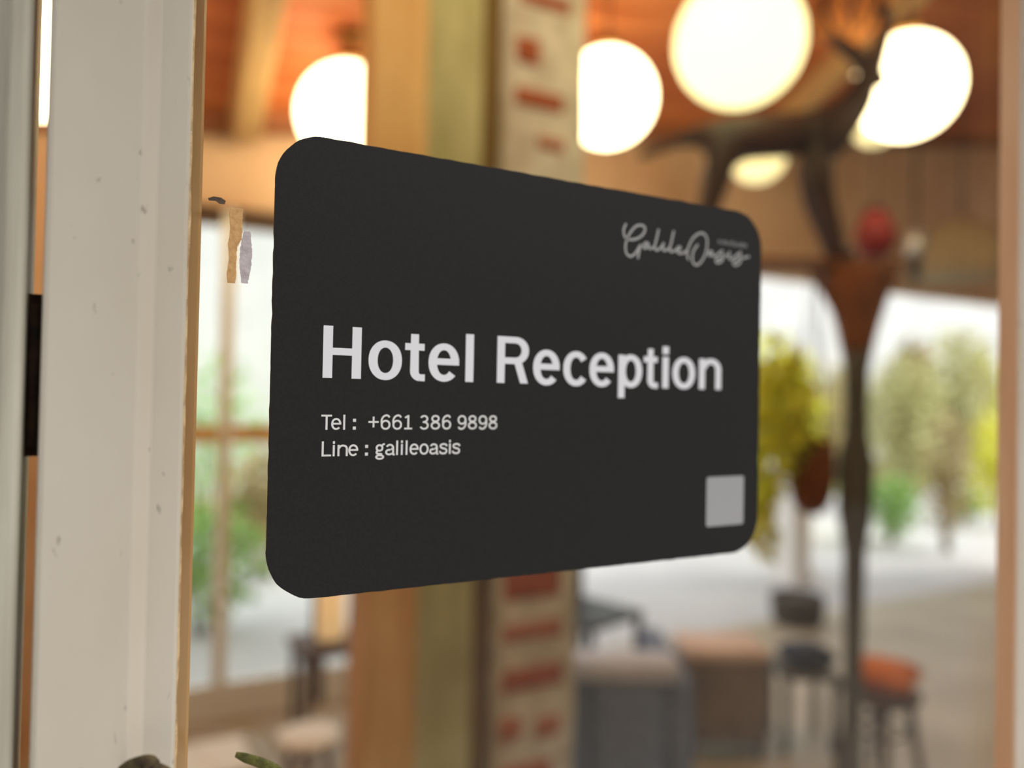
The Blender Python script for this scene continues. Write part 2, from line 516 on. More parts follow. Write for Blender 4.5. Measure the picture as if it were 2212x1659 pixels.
# hinges in the gap to the frame
for z in (0.35, 1.455, 1.95):
    h = MB().box((-0.0935, 0.004, z - 0.032), (-0.0864, 0.009, z + 0.032)).build('hinge', 'rust', dr)
    MB().tube([(-0.0895, 0.0015, z - 0.028), (-0.0895, 0.0015, z + 0.028)], 0.0022, 10).build('hinge_pin', 'rust', h, True)

# fixed frame post left of the door, with a ridge along its edge
fr = tag(MB().prism([(-0.20, -0.004), (-0.1040, -0.004), (-0.1015, -0.0062), (-0.0998, -0.0135), (-0.0985, -0.0150), (-0.0945, -0.0150), (-0.0930, -0.0142), (-0.0922, -0.0120), (-0.0920, 0.0), (-0.0920, 0.03), (-0.20, 0.03)],
                    2, 0.0, DOOR_H + 0.06).build('trim_3', 'paint_old'), kind='structure')
MB().box((-0.20, 0.03, 0), (-0.1200, 0.12, DOOR_H + 0.06)).build('frame_core', 'raw', fr)
fr2 = tag(MB().prism([(0.635, -0.014), (0.86, -0.014), (0.86, 0.03), (0.635, 0.03)], 2, 0, DOOR_H + 0.06).build('trim_4', 'paint_old'), kind='structure')
tag(MB().box((-0.0920, -0.012, DOOR_H + 0.004), (0.635, 0.12, DOOR_H + 0.06)).build('trim_5', 'paint_old'), kind='structure')

# ================================================================== THE SIGN
SW, SH, SR = 0.2975, 0.21, 0.0215
SY = -0.0008                      # the back of the board lies on the glass
ST = 0.0020
sg = empty('reception_sign', (0, 0, BASE), label='black rounded reception sign with white lettering stuck on the glass door', cat='sign')


def rrect(w, h, r, n=14, jit=0.0):
    out = []
    for cx_, cy_, a0 in ((w - r, h - r, 0), (r, h - r, 90), (r, r, 180), (w - r, r, 270)):
        for k in range(n + 1):
            a = math.radians(a0 + 90 * k / n)
            out.append((cx_ + r * math.cos(a), cy_ + r * math.sin(a)))
    if jit:
        dense = []
        for i, p in enumerate(out):
            q = out[(i + 1) % len(out)]
            d = math.hypot(q[0] - p[0], q[1] - p[1])
            m_ = max(1, int(d / 0.003))
            dense += [(p[0] + (q[0] - p[0]) * k / m_, p[1] + (q[1] - p[1]) * k / m_) for k in range(m_)]
        out = [(x + jit * mnoise.noise((x * 160, y * 160, 3)), y + jit * mnoise.noise((x * 160, y * 160, 9))) for x, y in dense]
    return out


MB().prism(rrect(SW, SH, SR, 14, 0.0004), 1, SY, SY - ST).build('board', 'sign', sg)
TY = SY - ST - 0.00012            # printing lies on the face


class Ink:
    """flat printed strokes on the face of the sign, in millimetres of the sign's own plane"""

    def __init__(self):
        self.v, self.f, self.level = [], [], 0

    def poly(self, pts):
        k = len(self.v)
        self.v += [(x / 1000, TY - 6e-6 * self.level, y / 1000) for x, y in pts]
        self.f.append(list(range(k, k + len(pts))))

    def strip(self, a, b):
        for i in range(len(a) - 1):
            self.poly([a[i], a[i + 1], b[i + 1], b[i]])

    def pen(self, pts, w, cap=True):
        n = len(pts)
        ws = w if isinstance(w, (list, tuple)) else [w] * n
        L, R = [], []
        for i, p in enumerate(pts):
            d = Vector(pts[min(i + 1, n - 1)]) - Vector(pts[max(i - 1, 0)])
            d = d.normalized() if d.length > 1e-9 else Vector((1, 0))
            q = Vector((-d.y, d.x)) * ws[i] / 2
            L.append((p[0] + q.x, p[1] + q.y))
            R.append((p[0] - q.x, p[1] - q.y))
        self.strip(L, R)
        if cap:
            for i in (0, n - 1):
                self.level += 1
                self.poly([(pts[i][0] + ws[i] / 2 * math.cos(2 * PI * k / 12), pts[i][1] + ws[i] / 2 * math.sin(2 * PI * k / 12)) for k in range(12)])

    def build(self, name, m, parent):
        me = bpy.data.meshes.new(name)
        me.from_pydata(self.v, [], self.f)
        bm = bmesh.new()
        bm.from_mesh(me)
        bmesh.ops.recalc_face_normals(bm, faces=bm.faces[:])
        for f_ in bm.faces:
            if f_.normal.y > 0:
                f_.normal_flip()
        bm.to_mesh(me)
        bm.free()
        return link(name, me, m, parent)


def se(cx_, cy_, rx, ry, a, p=2.1):
    c, s = math.cos(a), math.sin(a)
    return (cx_ + rx * math.copysign(abs(c) ** (2 / p), c), cy_ + ry * math.copysign(abs(s) ** (2 / p), s))


class Glyphs:
    """grotesque letters on a grid with a cap height of 24; s upright stroke, h level stroke"""

    def __init__(self, s, h):
        self.s, self.h = s, h

    def draw(self, ch, ink, x, y, k, wk=1.0):
        T = lambda p: (x + p[0] * k * wk, y + p[1] * k)
        s, h = self.s, self.h

        ink.level = 0

        def rect(a, b, c, d):
            ink.level += 1
            ink.poly([T((a, b)), T((c, b)), T((c, d)), T((a, d))])

        def poly(*p):
            ink.level += 1
            ink.poly([T(q) for q in p])

        def ring(cx_, cy_, rx, ry, a0=0, a1=360, n=44, ss=None, hh=None, p=2.1):
            A = [math.radians(a0 + (a1 - a0) * i / n) for i in range(n + 1)]
            o = [se(cx_, cy_, rx, ry, a, p) for a in A]
            i_ = [se(cx_, cy_, rx - (ss or s), ry - (hh or h), a, p) for a in A]
            ink.level += 1
            ink.strip([T(q) for q in o], [T(q) for q in i_])

        def pen(pts, w, n=6):
            ink.level += 1
            c = crom([Vector(p) for p in pts], n)
            if isinstance(w, (list, tuple)):
                w = [w[0] + (w[1] - w[0]) * i / (len(c) - 1) for i in range(len(c))]
                ink.pen([T(q) for q in c], [q * k for q in w], False)
            else:
                ink.pen([T(q) for q in c], w * k, False)

        if ch == 'H':
            rect(0, 0, s, 24); rect(18 - s, 0, 18, 24); rect(s, 12.3 - h / 2, 18 - s, 12.3 + h / 2)
        elif ch == 'o':
            ring(8.3, 9.15, 8.3, 9.4)
        elif ch == 't':
            c = 2.7 + s / 2
            poly((2.7, 4.6), (2.7 + s, 4.6), (2.7 + s * 0.96, 22.4), (2.9, 22.4))
            rect(0, 17.9 - h, 10, 17.9)
            ring(8.2, 4.6, 5.5, 4.95, 180, 262, 20)
            rect(7.6, -0.3, 10.4, -0.3 + h)
        elif ch == 'e':
            ring(8.2, 9.2, 8.2, 9.45, 0, 318, 44)
            rect(s * 0.85, 9.6 - h * 0.48, 16.36, 9.6 + h * 0.48)
        elif ch == 'c':
            ring(8.2, 9.2, 8.2, 9.45, 36, 322, 44)
        elif ch == 'l':
            rect(0, 0, s, 24)
        elif ch == 'i':
            rect(0, 0, s, 18.1); rect(0, 24.2 - max(4.4, s * 1.02), s, 24.2)
        elif ch == 'R':
            rect(0, 0, s, 24); rect(s, 24 - h, 10.6, 24); rect(s, 9.9, 10.6, 9.9 + h)
            ring(10.4, 16.95, 8.2, 7.05, -90, 90, 28)
            poly((14.5 - s, 10.4), (14.5, 10.9), (18.3, 0), (18.3 - s * 1.04, 0))
        elif ch == 'p':
            rect(0, -6.1, s, 18); ring(8.7, 9.1, 8.0, 9.4)
        elif ch == 'n':
            rect(0, 0, s, 18.2); rect(16.9 - s, 0, 16.9, 11.6)
            ring(9.0, 11.6, 7.9, 6.9, 0, 172, 28)
        elif ch == 'T':
            rect(0, 24 - h, 17.2, 24); rect(8.6 - s / 2, 0, 8.6 + s / 2, 24)
        elif ch == 'L':
            rect(0, 0, s, 24); rect(s, 0, 15.2, h)
        elif ch == ':':
            rect(0, 0, 5, 5); rect(0, 12.6, 5, 17.6)
        elif ch == '+':
            rect(0, 12.4 - h / 2, 17.6, 12.4 + h / 2); rect(8.8 - h / 2, 3.6, 8.8 + h / 2, 21.2)
        elif ch == 'a':
            rect(15.6 - s, 0, 15.6, 11.8)
            ring(8.3, 11.8, 7.3, 6.8, 0, 158, 26)
            ring(6.9, 5.0, 6.7, 5.3, 60, 330, 34)
            pen([(10.2, 9.9), (13, 10.6), (15.2, 11.0)], h)
            pen([(12.2, 2.6), (13.4, 3.8), (14.4, 5.6)], h)
            pen([(14.0, 2.4), (15.0, 0.9), (16.8, 0.9)], h)
        elif ch == 's':
            pen([(14.4, 13.4), (13.2, 15.9), (8.4, 17.2), (3.6, 15.8), (2.6, 13.2), (4.6, 10.8), (8.2, 9.7), (12.4, 8.3), (13.9, 5.2), (12.0, 2.0), (7.8, 1.1), (3.0, 2.2), (1.2, 5.4)], (s + h) / 2)
        elif ch == 'g':
            ring(7.4, 12.2, 6.6, 6.1)
            pen([(11.8, 15.8), (13.4, 17.8), (16.4, 18.6)], h)
            pen([(4.2, 7.6), (2.4, 5.4), (3.8, 2.9), (8, 2.2), (12, 1.8)], s)
            ring(8.0, -2.7, 7.6, 4.4)
        elif ch == '1':
            rect(8.6 - s / 2, 0, 8.6 + s / 2, 24); rect(1.6, 0, 15.6, h)
            pen([(8.6, 22.9), (6.0, 21.2), (2.6, 19.8)], h)
        elif ch == '3':
            ring(8.2, 17.9, 7.4, 6.3, -80, 160, 34); ring(8.2, 6.6, 8.3, 7.0, -160, 86, 40)
            rect(5.6, 12.3 - h / 2, 9.6, 12.3 + h / 2)
        elif ch == '8':
            ring(9, 18.2, 7.6, 6.2); ring(9, 6.5, 8.6, 6.9)
        elif ch in '69':
            g = Ink()
            A = [math.radians(180 * 0 + 360 * i / 44) for i in range(45)]
            pts = lambda rx, ry: [se(9, 7.8, rx, ry, a) for a in A]
            o, q = pts(8.4, 8.2), pts(8.4 - s, 8.2 - h)
            arc = crom([Vector(p) for p in ((15.6, 20.0), (13.4, 22.6), (9.6, 23.4), (4.8, 21.0), (2.0, 15.4), (0.6 + s / 2, 8.6))], 7)
            f6 = (lambda p: p) if ch == '6' else (lambda p: (18 - p[0], 24 - p[1]))
            ink.strip([T(f6(p)) for p in o], [T(f6(p)) for p in q])
            ink.level += 1
            ink.pen([T(f6(p)) for p in arc], (s + h) / 2 * k, False)


big = Glyphs(4.45, 3.35)
ink = Ink()
for ch, x in zip('HotelReception', (22.8, 44.3, 62.4, 74.6, 94.5, 112.3, 133.6, 152.3, 169.2, 188.6, 206.3, 219.9, 227.4, 247.7)):
    big.draw(ch, ink, x, 100.0 if x < 130 else 99.6, 1.0, 1.0 if x < 215 else 1.04)
ink.build('heading_text', 'print_white', sg)
small = Glyphs(3.3, 3.0)
K = 6.9 / 24
ink = Ink()
for ch, x in (('T', 22.7), ('e', 27.3), ('l', 32.9), (':', 37.5), ('+', 44.9), ('6', 50.8), ('6', 56.6), ('1', 62.3), ('3', 70.6), ('8', 76.3), ('6', 82.3),
              ('9', 90.6), ('8', 96.4), ('9', 102.2), ('8', 108.0)):
    small.draw(ch, ink, x, 76.3, K)
ink.build('phone_text', 'print_small', sg)
ink = Ink()
for ch, x in (('L', 23.2), ('i', 28.3), ('n', 30.5), ('e', 35.6), (':', 43.6), ('g', 48.5), ('a', 53.4), ('l', 58.9), ('i', 61.3), ('l', 63.7), ('e', 65.7),
              ('o', 70.8), ('a', 75.9), ('s', 81.1), ('i', 86.4), ('s', 88.0)):
    small.draw(ch, ink, x, 64.1, K)
ink.build('contact_text', 'print_small', sg)
ink = Ink()
LOGO = [
    [(192.0, 191.2), (190.6, 187.7), (191.5, 184.2), (193.8, 183.1), (197.7, 183.3), (202.2, 185.2), (205.2, 188.3), (205.5, 191.1), (202.9, 192.1), (199.2, 191.0), (195.9, 187.7), (193.2, 183.3), (192.1, 179.1), (192.8, 175.1), (195.6, 173.5), (198.7, 175.3), (201.7, 179.5), (202.7, 180.7)],
    [(202.7, 180.7), (201.8, 177.4), (201.0, 173.2)],
    [(208.2, 182.2), (206.2, 182.4), (204.7, 180.5), (205.3, 179.1), (206.8, 179.8), (208.2, 182.0), (208.4, 180.0), (209.6, 179.4), (211.4, 180.3)],
    [(215.4, 190.9), (213.7, 184.2), (212.7, 180.4), (213.8, 179.1), (215.5, 179.4), (217.8, 181.5), (219.3, 183.5)],
    [(219.3, 183.5), (218.7, 180.4), (220.1, 179.4), (222.6, 180.6), (224.0, 181.7)],
    [(226.6, 191.3), (224.9, 184.6), (223.9, 180.7), (225.0, 179.2), (227.3, 180.1), (230.6, 181.4)],
    [(228.8, 180.5), (230.9, 181.2), (232.0, 182.5), (230.3, 182.6), (229.0, 180.6), (230.7, 179.0), (234.3, 179.6), (236.7, 181.2)],
    [(238.0, 176.1), (237.0, 179.3), (237.9, 183.2), (241.1, 188.8), (245.4, 192.1), (249.1, 192.8), (252.0, 190.5), (252.4, 185.7), (251.0, 180.3), (247.9, 175.6), (244.5, 173.4), (241.7, 174.5), (241.1, 177.8), (241.9, 181.7), (244.9, 185.4)],
    [(256.6, 182.7), (254.5, 182.6), (253.5, 180.8), (254.9, 180.2), (256.5, 182.4), (256.8, 180.4), (258.4, 180.0), (260.2, 181.0)],
    [(260.2, 181.0), (264.6, 184.1), (264.1, 182.1), (265.4, 180.8), (264.7, 178.3), (261.5, 176.4), (259.4, 177.0), (260.5, 178.6), (265.3, 180.1), (268.5, 182.1)],
    [(270.5, 183.9), (270.1, 180.3), (271.9, 179.6), (274.5, 181.2)],
    [(274.5, 181.2), (279.7, 184.8), (279.1, 182.7), (280.2, 181.1), (279.2, 178.3), (275.9, 176.4), (273.6, 177.2), (275.8, 179.3), (281.1, 181.3), (286.5, 182.7)]]
for line in LOGO:
    ink.level += 1
    ink.pen([tuple(p) for p in crom([Vector(p) for p in line], 6)], 1.35)
ink.build('script_logo', 'print_grey', sg)
fc = bpy.data.curves.new('logo_subtitle', 'FONT')
fc.body = 'กาลิเลโอเอซิส'
fc.size = 1.0
fo = bpy.data.objects.new('logo_subtitle_font', fc)
C.objects.link(fo)
bpy.context.view_layer.update()
me = bpy.data.meshes.new_from_object(fo.evaluated_get(bpy.context.evaluated_depsgraph_get()))
xs = [v.co.x for v in me.vertices]
ys = [v.co.y for v in me.vertices]
for v in me.vertices:
    u = (v.co.x - min(xs)) / (max(xs) - min(xs))
    w = (v.co.y - min(ys)) / (max(ys) - min(ys))
    v.co = Vector(((261.2 + 24 * u) / 1000, TY, (188.0 + 3.3 * w) / 1000))
bpy.data.objects.remove(fo)
me.materials.clear()
link('logo_subtitle', me, 'print_grey', sg)
ink = Ink()
ink.poly([(255.0 + x * 1000, 17.3 + y * 1000) for x, y in rrect(0.0302, 0.0297, 0.0016, 6)])
ink.build('blank_code_square', 'code', sg)

# scraps on the glass beside the sign
p = on_y(498, 450, 0)
ra = random.Random(4)
poly = []
zt, zb = on_y(512, 449, 0).z, on_y(505, 612, 0).z
xl, xr = on_y(496, 530, 0).x, on_y(523, 530, 0).x
n = 40
Lp = [(xl - 0.0003 * math.sin(i * 0.4) + ra.uniform(-1, 1) * 0.00012 - (0.0006 * i / n), zt + (zb - zt) * i / n) for i in range(n + 1)]
Rp = []
for i in range(n + 1):
    t = i / n
    x = xr + ra.uniform(-1, 1) * 0.00018 - (0.0018 * max(0, min(1, (t - 0.42) / 0.12))) - (0.0006 * t)
    Rp.append((x, zt + (zb - zt) * t + 0.0009 * t * math.sin(t * 3)))
tag(MB().prism(Lp + Rp[::-1], 1, 0.0004, -0.00035).build('tape_scrap', 'tape'),
    'torn strip of beige masking tape left on the door glass', 'tape')
zt2, zb2 = on_y(535, 500, 0).z, on_y(530, 612, 0).z
xl2, xr2 = on_y(519, 560, 0).x, on_y(545, 560, 0).x
Lp = [(xl2 + 0.0016 * (1 - math.sin(PI * (0.08 + 0.84 * i / n))) + ra.uniform(-1, 1) * 0.0002 - 0.0004 * i / n, zt2 + (zb2 - zt2) * i / n) for i in range(n + 1)]
Rp = [(xr2 - 0.0016 * (1 - math.sin(PI * (0.10 + 0.85 * i / n))) + ra.uniform(-1, 1) * 0.0002 - 0.0004 * i / n, zt2 + (zb2 - zt2) * i / n) for i in range(n + 1)]
tag(MB().prism(Lp + Rp[::-1], 1, 0.0004, 0.0001).build('paper_scrap', 'residue'),
    'thin whitish paper residue beside the strip of masking tape', 'residue')
q = [on_y(x, y, 0) for x, y in ((449, 428), (462, 424), (478, 427), (488, 434), (485, 441), (474, 440), (466, 434), (452, 433))]
tag(MB().prism([(v.x, v.z) for v in q], 1, 0.0004, 0.0001).build('smear', 'dirt'), 'small dark smear on the glass above the masking tape', 'smear')

# ================================================================== POSTS AND BRICK PIER
PY = 1.75


def post(name, xa, xb, Y, depth, z1, m, label, cat):
    o = MB().box((0, 0, 0), (xb - xa, depth, z1), 0.004, 1).build(name, m)
    o.location = (xa, Y, 0)
    return tag(o, label, cat)


xa = on_y(775, 150, PY).x
xb = on_y(921, 150, PY).x
xc = on_y(1040, 150, PY).x
xd = on_y(1064, 150, PY + 0.02).x
xe = on_y(1102, 150, PY).x
xf = on_y(1264, 150, PY).x
post('timber_post', xa + 0.035, xb - 0.001, PY - 0.02, 0.12, ceil_z(PY + 0.1, xa) - 0.03, 'tan', 'tan varnished wooden post beside the sage green post', 'post')
post('painted_post', xb + 0.002, xc, PY - 0.012, 0.11, ceil_z(PY + 0.1, xb) - 0.03, 'green', 'sage green painted post between tan post and brick pier', 'post')
post('timber_strip', xc + 0.002, xe - 0.003, PY + 0.05, 0.07, ceil_z(PY + 0.12, xc) - 0.03, 'olive', 'narrow olive brown wood strip between green post and brick pier', 'post')
pr = empty('brick_pier', (xe, PY, 0), label='half plastered brick pier with red bricks showing through', cat='pier')
PW, PD, PH = xf - xe, 0.26, ceil_z(PY + 0.26, xe) - 0.03
bm = bmesh.new()
nz = 60
ring_n = [(0, 0), (PW * 0.25, 0), (PW * 0.5, 0), (PW * 0.75, 0), (PW, 0), (PW, PD * 0.5), (PW, PD), (PW * 0.5, PD), (0, PD), (0, PD * 0.5)]
rows = []
for k in range(nz + 1):
    z = PH * k / nz
    rows.append([bm.verts.new((x + 0.006 * mnoise.noise((x * 9, y * 9, z * 6)), y + 0.006 * mnoise.noise((x * 9 + 5, y * 9, z * 6)), z)) for x, y in ring_n])
for a, b in zip(rows, rows[1:]):
    for i in range(len(ring_n)):
        j = (i + 1) % len(ring_n)
        bm.faces.new([a[i], a[j], b[j], b[i]])
bm.faces.new(rows[0][::-1])
bm.faces.new(rows[-1])
mb = MB()
mb.bm.free()
mb.bm = bm
mb.build('plaster_core', 'pier', pr, True)
# exposed bricks: centre pixel, width px, height px on the front of the pier
for x, y, w, h, m in ((1178, 4, 110, 30, 'brick'), (1141, 110, 50, 55, 'brick'), (1165, 216, 104, 38, 'brick'), (1190, 312, 60, 26, 'brick2'),
                      (1180, 520, 110, 40, 'brick'), (1130, 620, 60, 44, 'brick'), (1175, 730, 110, 40, 'brick2'), (1140, 840, 56, 40, 'brick'), (1170, 950, 110, 42, 'brick'),
                      (1110, 1060, 60, 40, 'brick'), (1160, 1160, 100, 40, 'brick2'), (1150, 1258, 122, 66, 'brick'), (1150, 1362, 126, 36, 'brick2'), (1150, 1463, 130, 46, 'brick'),
                      (1090, 1578, 46, 46, 'brick2'), (1182, 1568, 54, 44, 'brick2'), (1130, 1672, 110, 40, 'brick')):
    c = on_y(x, y, PY)
    w_ = w / 590.0
    h_ = h / 660.0
    o = MB().box((-w_ / 2, 0, -h_ / 2), (w_ / 2, 0.06, h_ / 2), 0.008, 2).build('brick', m, pr)
    o.location = (min(max(c.x - xe, w_ / 2 + 0.004), PW - w_ / 2 - 0.004), -0.010, c.z)

# ================================================================== LAMPS
def globe_lamp(c, r, label, m='globe'):
    t = empty('globe_lamp', (c.x, c.y, c.z - r), label=label, cat='lamp', group='globe pendant lamps under the wooden ceiling')
    MB().sphere((0, 0, r), r, u=32, v=20).build('globe', m, t, True)
    MB().lathe([(r * 0.34, 2 * r - 0.02 * r), (r * 0.34, 2 * r + 0.03), (r * 0.15, 2 * r + 0.06), (0.01, 2 * r + 0.08)], n=20).build('cap', 'brass', t, True)
    top = ceil_z(c.y, c.x) - (c.z - r) - 0.005
    MB().tube([(0, 0, 2 * r + 0.07), (0, 0, top)], 0.005, 8).build('cord', 'black', t)
    MB().lathe([(0.05, top - 0.03), (0.055, top - 0.005), (0.03, top)], n=20).build('ceiling_rose', 'brass', t, True)
    return t


globe_lamp(at(752, 248, 3.1), 0.200, 'round white glowing lamp half hidden behind the tan post')
globe_lamp(at(1312, 212, 3.25), 0.200, 'round white glowing lamp at the edge of the brick pier')
globe_lamp(at(1597, 90, 2.45), 0.203, 'largest round glowing lamp hanging above the dark animal carving', 'globe_mid')
globe_lamp(at(1958, 188, 3.05), 0.200, 'round glowing lamp beside the head of the dark animal carving')
globe_lamp(at(1636, 332, 4.0), 0.150, 'small round glowing lamp seen below the belly of the dark animal carving', 'globe_dim')
globe_lamp(at(1890, 262, 4.1), 0.130, 'small dimmer round lamp behind the horned head of the carving', 'globe_dim')
globe_lamp(at(70, 120, 2.35), 0.185, 'round glowing lamp seen through the gap beside the door')

globe_lamp(Vector((-0.75, 1.0, 2.8)), 0.200, 'added unseen globe lamp brightening the posts, left of the door inside the room')  # this and the next two lamps are added out of view to brighten the posts
globe_lamp(Vector((0.75, 0.95, 2.8)), 0.200, 'added unseen globe lamp brightening the posts, just inside the door above the sign')
globe_lamp(Vector((2.9, 0.7, 3.0)), 0.200, 'added unseen globe lamp brightening the room, inside the long front window')

# rattan pendant of hoops
c = at(1832, 18, 3.3)
t = empty('rattan_pendant', (c.x, c.y, c.z - 0.15), label='orange rattan hoop pendant hanging behind the horned carving', cat='lamp')
for k in range(12):
    a = PI * k / 12
    pts = [(0.15 * math.sin(2 * PI * i / 28) * math.cos(a), 0.15 * math.sin(2 * PI * i / 28) * math.sin(a), 0.15 - 0.15 * math.cos(2 * PI * i / 28)) for i in range(28)]
    MB().tube(pts, 0.009, 6, True).build('hoop', 'rattan' if k % 3 else 'black', t, True)
MB().tube([(0, 0, 0.29), (0, 0, ceil_z(c.y, c.x) - c.z + 0.145)], 0.006, 8).build('cord', 'black', t)

# plain dome shade, unlit
c = at(2078, 470, 4.6)
t = empty('dome_pendant', (c.x, c.y, c.z - 0.36), label='unlit woven grey dome lampshade in front of the back wall header', cat='lamp')
MB().lathe([(0.30, 0.0), (0.305, 0.01), (0.285, 0.13), (0.22, 0.25), (0.12, 0.33), (0.03, 0.36), (0.02, 0.355), (0.11, 0.315), (0.20, 0.24), (0.27, 0.125), (0.292, 0.012)], n=32).build('shade', 'dome', t, True)
MB().tube([(0, 0, 0.35), (0, 0, ceil_z(c.y, c.x) - c.z + 0.355)], 0.005, 8).build('cord', 'black', t)

# red paper lantern
c = at(1890, 515, 3.45)
t = empty('red_lantern', (c.x, c.y, c.z - 0.12), label='red round paper lantern hanging beside the carved post', cat='lantern')
MB().lathe([(0.04, 0.03), (0.062, 0.05), (0.08, 0.08), (0.086, 0.12), (0.08, 0.16), (0.062, 0.195), (0.045, 0.24)], n=24).build('paper_body', 'red', t, True)
MB().lathe([(0.047, 0.236), (0.047, 0.252), (0.02, 0.256)], n=20).build('top_ring', 'black', t, True)
MB().tube([(0, 0, 0.25), (0, 0, ceil_z(c.y, c.x) - c.z + 0.115)], 0.004, 8).build('cord', 'black', t)

# small spotlight on a drop rod
c = at(1977, 535, 4.2)
t = empty('spotlight', (c.x, c.y, c.z - 0.1), label='small silver and black spotlight on a rod beside the dome shade', cat='lamp')
MB().lathe([(0.03, -0.08), (0.03, 0.05), (0.02, 0.06)], n=20).build('lower_barrel', 'black', t, True)
MB().lathe([(0.04, 0.06), (0.05, 0.09), (0.05, 0.17), (0.025, 0.20)], n=20).build('head', 'steel', t, True)
MB().tube([(0, 0, 0.19), (0, 0, ceil_z(c.y, c.x) - c.z + 0.095)], 0.009, 8).build('rod', 'black', t)

# ================================================================== CARVED POST, ANIMAL CARVING, HANGING BASKET
SD = 2.6
c = at(1853, 568, SD)
PT = c.z
pc = empty('carved_post', (c.x, c.y, 0), rz=-YAW, label='brown carved post with flared top carrying the dark animal carving', cat='post')
MB().lathe([(0.050, PT - 0.30), (0.058, PT - 0.26), (0.072, PT - 0.20), (0.098, PT - 0.11), (0.118, PT - 0.05), (0.120, PT - 0.025)], n=28).build('capital', 'brown', pc, True)
MB().lathe([(0.052, 0.10), (0.034, 0.16), (0.030, 0.60), (0.036, 0.95), (0.055, 1.08), (0.058, 1.25), (0.040, 1.34), (0.036, 1.42), (0.040, 1.56), (0.050, PT - 0.30)], n=24).build('shaft', 'greywood', pc, True)
MB().lathe([(0.11, 0.0), (0.11, 0.06), (0.07, 0.09), (0.05, 0.10)], n=28).build('foot', 'walnut', pc, True)
sp = empty('shelf_plank', (c.x, c.y, 0), rz=-YAW, label='brown shelf plank on the carved post under the feet of the animal carving', cat='shelf')
MB().box((-0.66, -0.085, PT - 0.024), (0.12, 0.085, PT), 0.004, 1).build('plank', 'plate', sp)
MB().tube([(-0.15, 0, PT - 0.038), (-0.06, 0, PT - 0.19)], 0.012, 8).build('bracket', 'brown', pc)


def skin_object(name, nodes, links, m, parent, sub=2):
    me = bpy.data.meshes.new(name)
    me.from_pydata([n[0] for n in nodes], links, [])
    o = link(name, me, m, parent)
    sk = o.modifiers.new('skin', 'SKIN')
    sk.use_smooth_shade = True
    lay = me.skin_vertices[0].data
    for i, n_ in enumerate(nodes):
        r = n_[1]
        lay[i].radius = (r * 1.35, r * 1.35)
    lay[0].use_root = True
    ss = o.modifiers.new('subsurf', 'SUBSURF')
    ss.levels = sub
    ss.render_levels = sub
    return o


an = empty('animal_carving', (c.x, c.y, PT), rz=-YAW, label='dark wooden long-legged horned animal carving standing on the shelf plank', cat='carving')
k = SD / F_PX
mid_x, foot_y = 1853, 560


def S(px, py, off=0.0):
    # points of the carving in its own frame: along the shelf, across it, up
    return (((px - mid_x) - (py - foot_y) * 0.019) * k, off, max(0.022, -((py - foot_y) + (px - mid_x) * -0.019) * k))


nodes = [(S(1660, 283), 0.060), (S(1555, 285), 0.062), (S(1735, 284), 0.066), (S(1800, 280), 0.064), (S(1838, 220), 0.046), (S(1858, 165), 0.036),
         (S(1872, 150), 0.034), (S(1905, 170), 0.020),                                   # 6 head, 7 muzzle
         (S(1505, 282), 0.028), (S(1450, 296), 0.017), (S(1410, 312), 0.014), (S(1372, 330), 0.012),   # tail 8-11
         (S(1745, 330, -0.045), 0.044), (S(1757, 420, -0.055), 0.030), (S(1786, 500, -0.055), 0.021), (S(1800, 553, -0.055), 0.018), (S(1832, 556, -0.055), 0.014),
         (S(1752, 330, 0.045), 0.040), (S(1764, 420, 0.055), 0.027), (S(1796, 500, 0.055), 0.020), (S(1812, 553, 0.055), 0.017), (S(1842, 556, 0.055), 0.013),
         (S(1545, 335, -0.045), 0.046), (S(1530, 410, -0.055), 0.031), (S(1512, 480, -0.055), 0.022), (S(1522, 553, -0.055), 0.018), (S(1550, 556, -0.055), 0.014),
         (S(1550, 335, 0.045), 0.042), (S(1536, 410, 0.055), 0.029), (S(1520, 480, 0.055), 0.021), (S(1532, 553, 0.055), 0.017), (S(1560, 556, 0.055), 0.013)]
links_ = [(0, 1), (0, 2), (2, 3), (3, 4), (4, 5), (5, 6), (6, 7), (1, 8), (8, 9), (9, 10), (10, 11), (3, 12), (12, 13), (13, 14), (14, 15), (15, 16),
          (3, 17), (17, 18), (18, 19), (19, 20), (20, 21), (1, 22), (22, 23), (23, 24), (24, 25), (25, 26), (1, 27), (27, 28), (28, 29), (29, 30), (30, 31)]
skin_object('body', nodes, links_, 'dark', an)
for s_, pts in ((-1, [(1862, 150), (1835, 118), (1800, 95), (1770, 72)]), (1, [(1876, 140), (1890, 95), (1904, 50), (1906, -10)])):
    P = crom([S(x, y, s_ * 0.012 * (1 + 0.5 * i)) for i, (x, y) in enumerate(pts)], 5)
    MB().tube(P, [0.034 - 0.014 * i / (len(P) - 1) for i in range(len(P))], 10).build('horn', 'dark', an, True)
for s_ in (-1, 1):
    MB().sphere(S(1866, 148, s_ * 0.034), 0.016, (1.5, 0.5, 0.8), 12, 8).build('ear', 'dark', an, True)


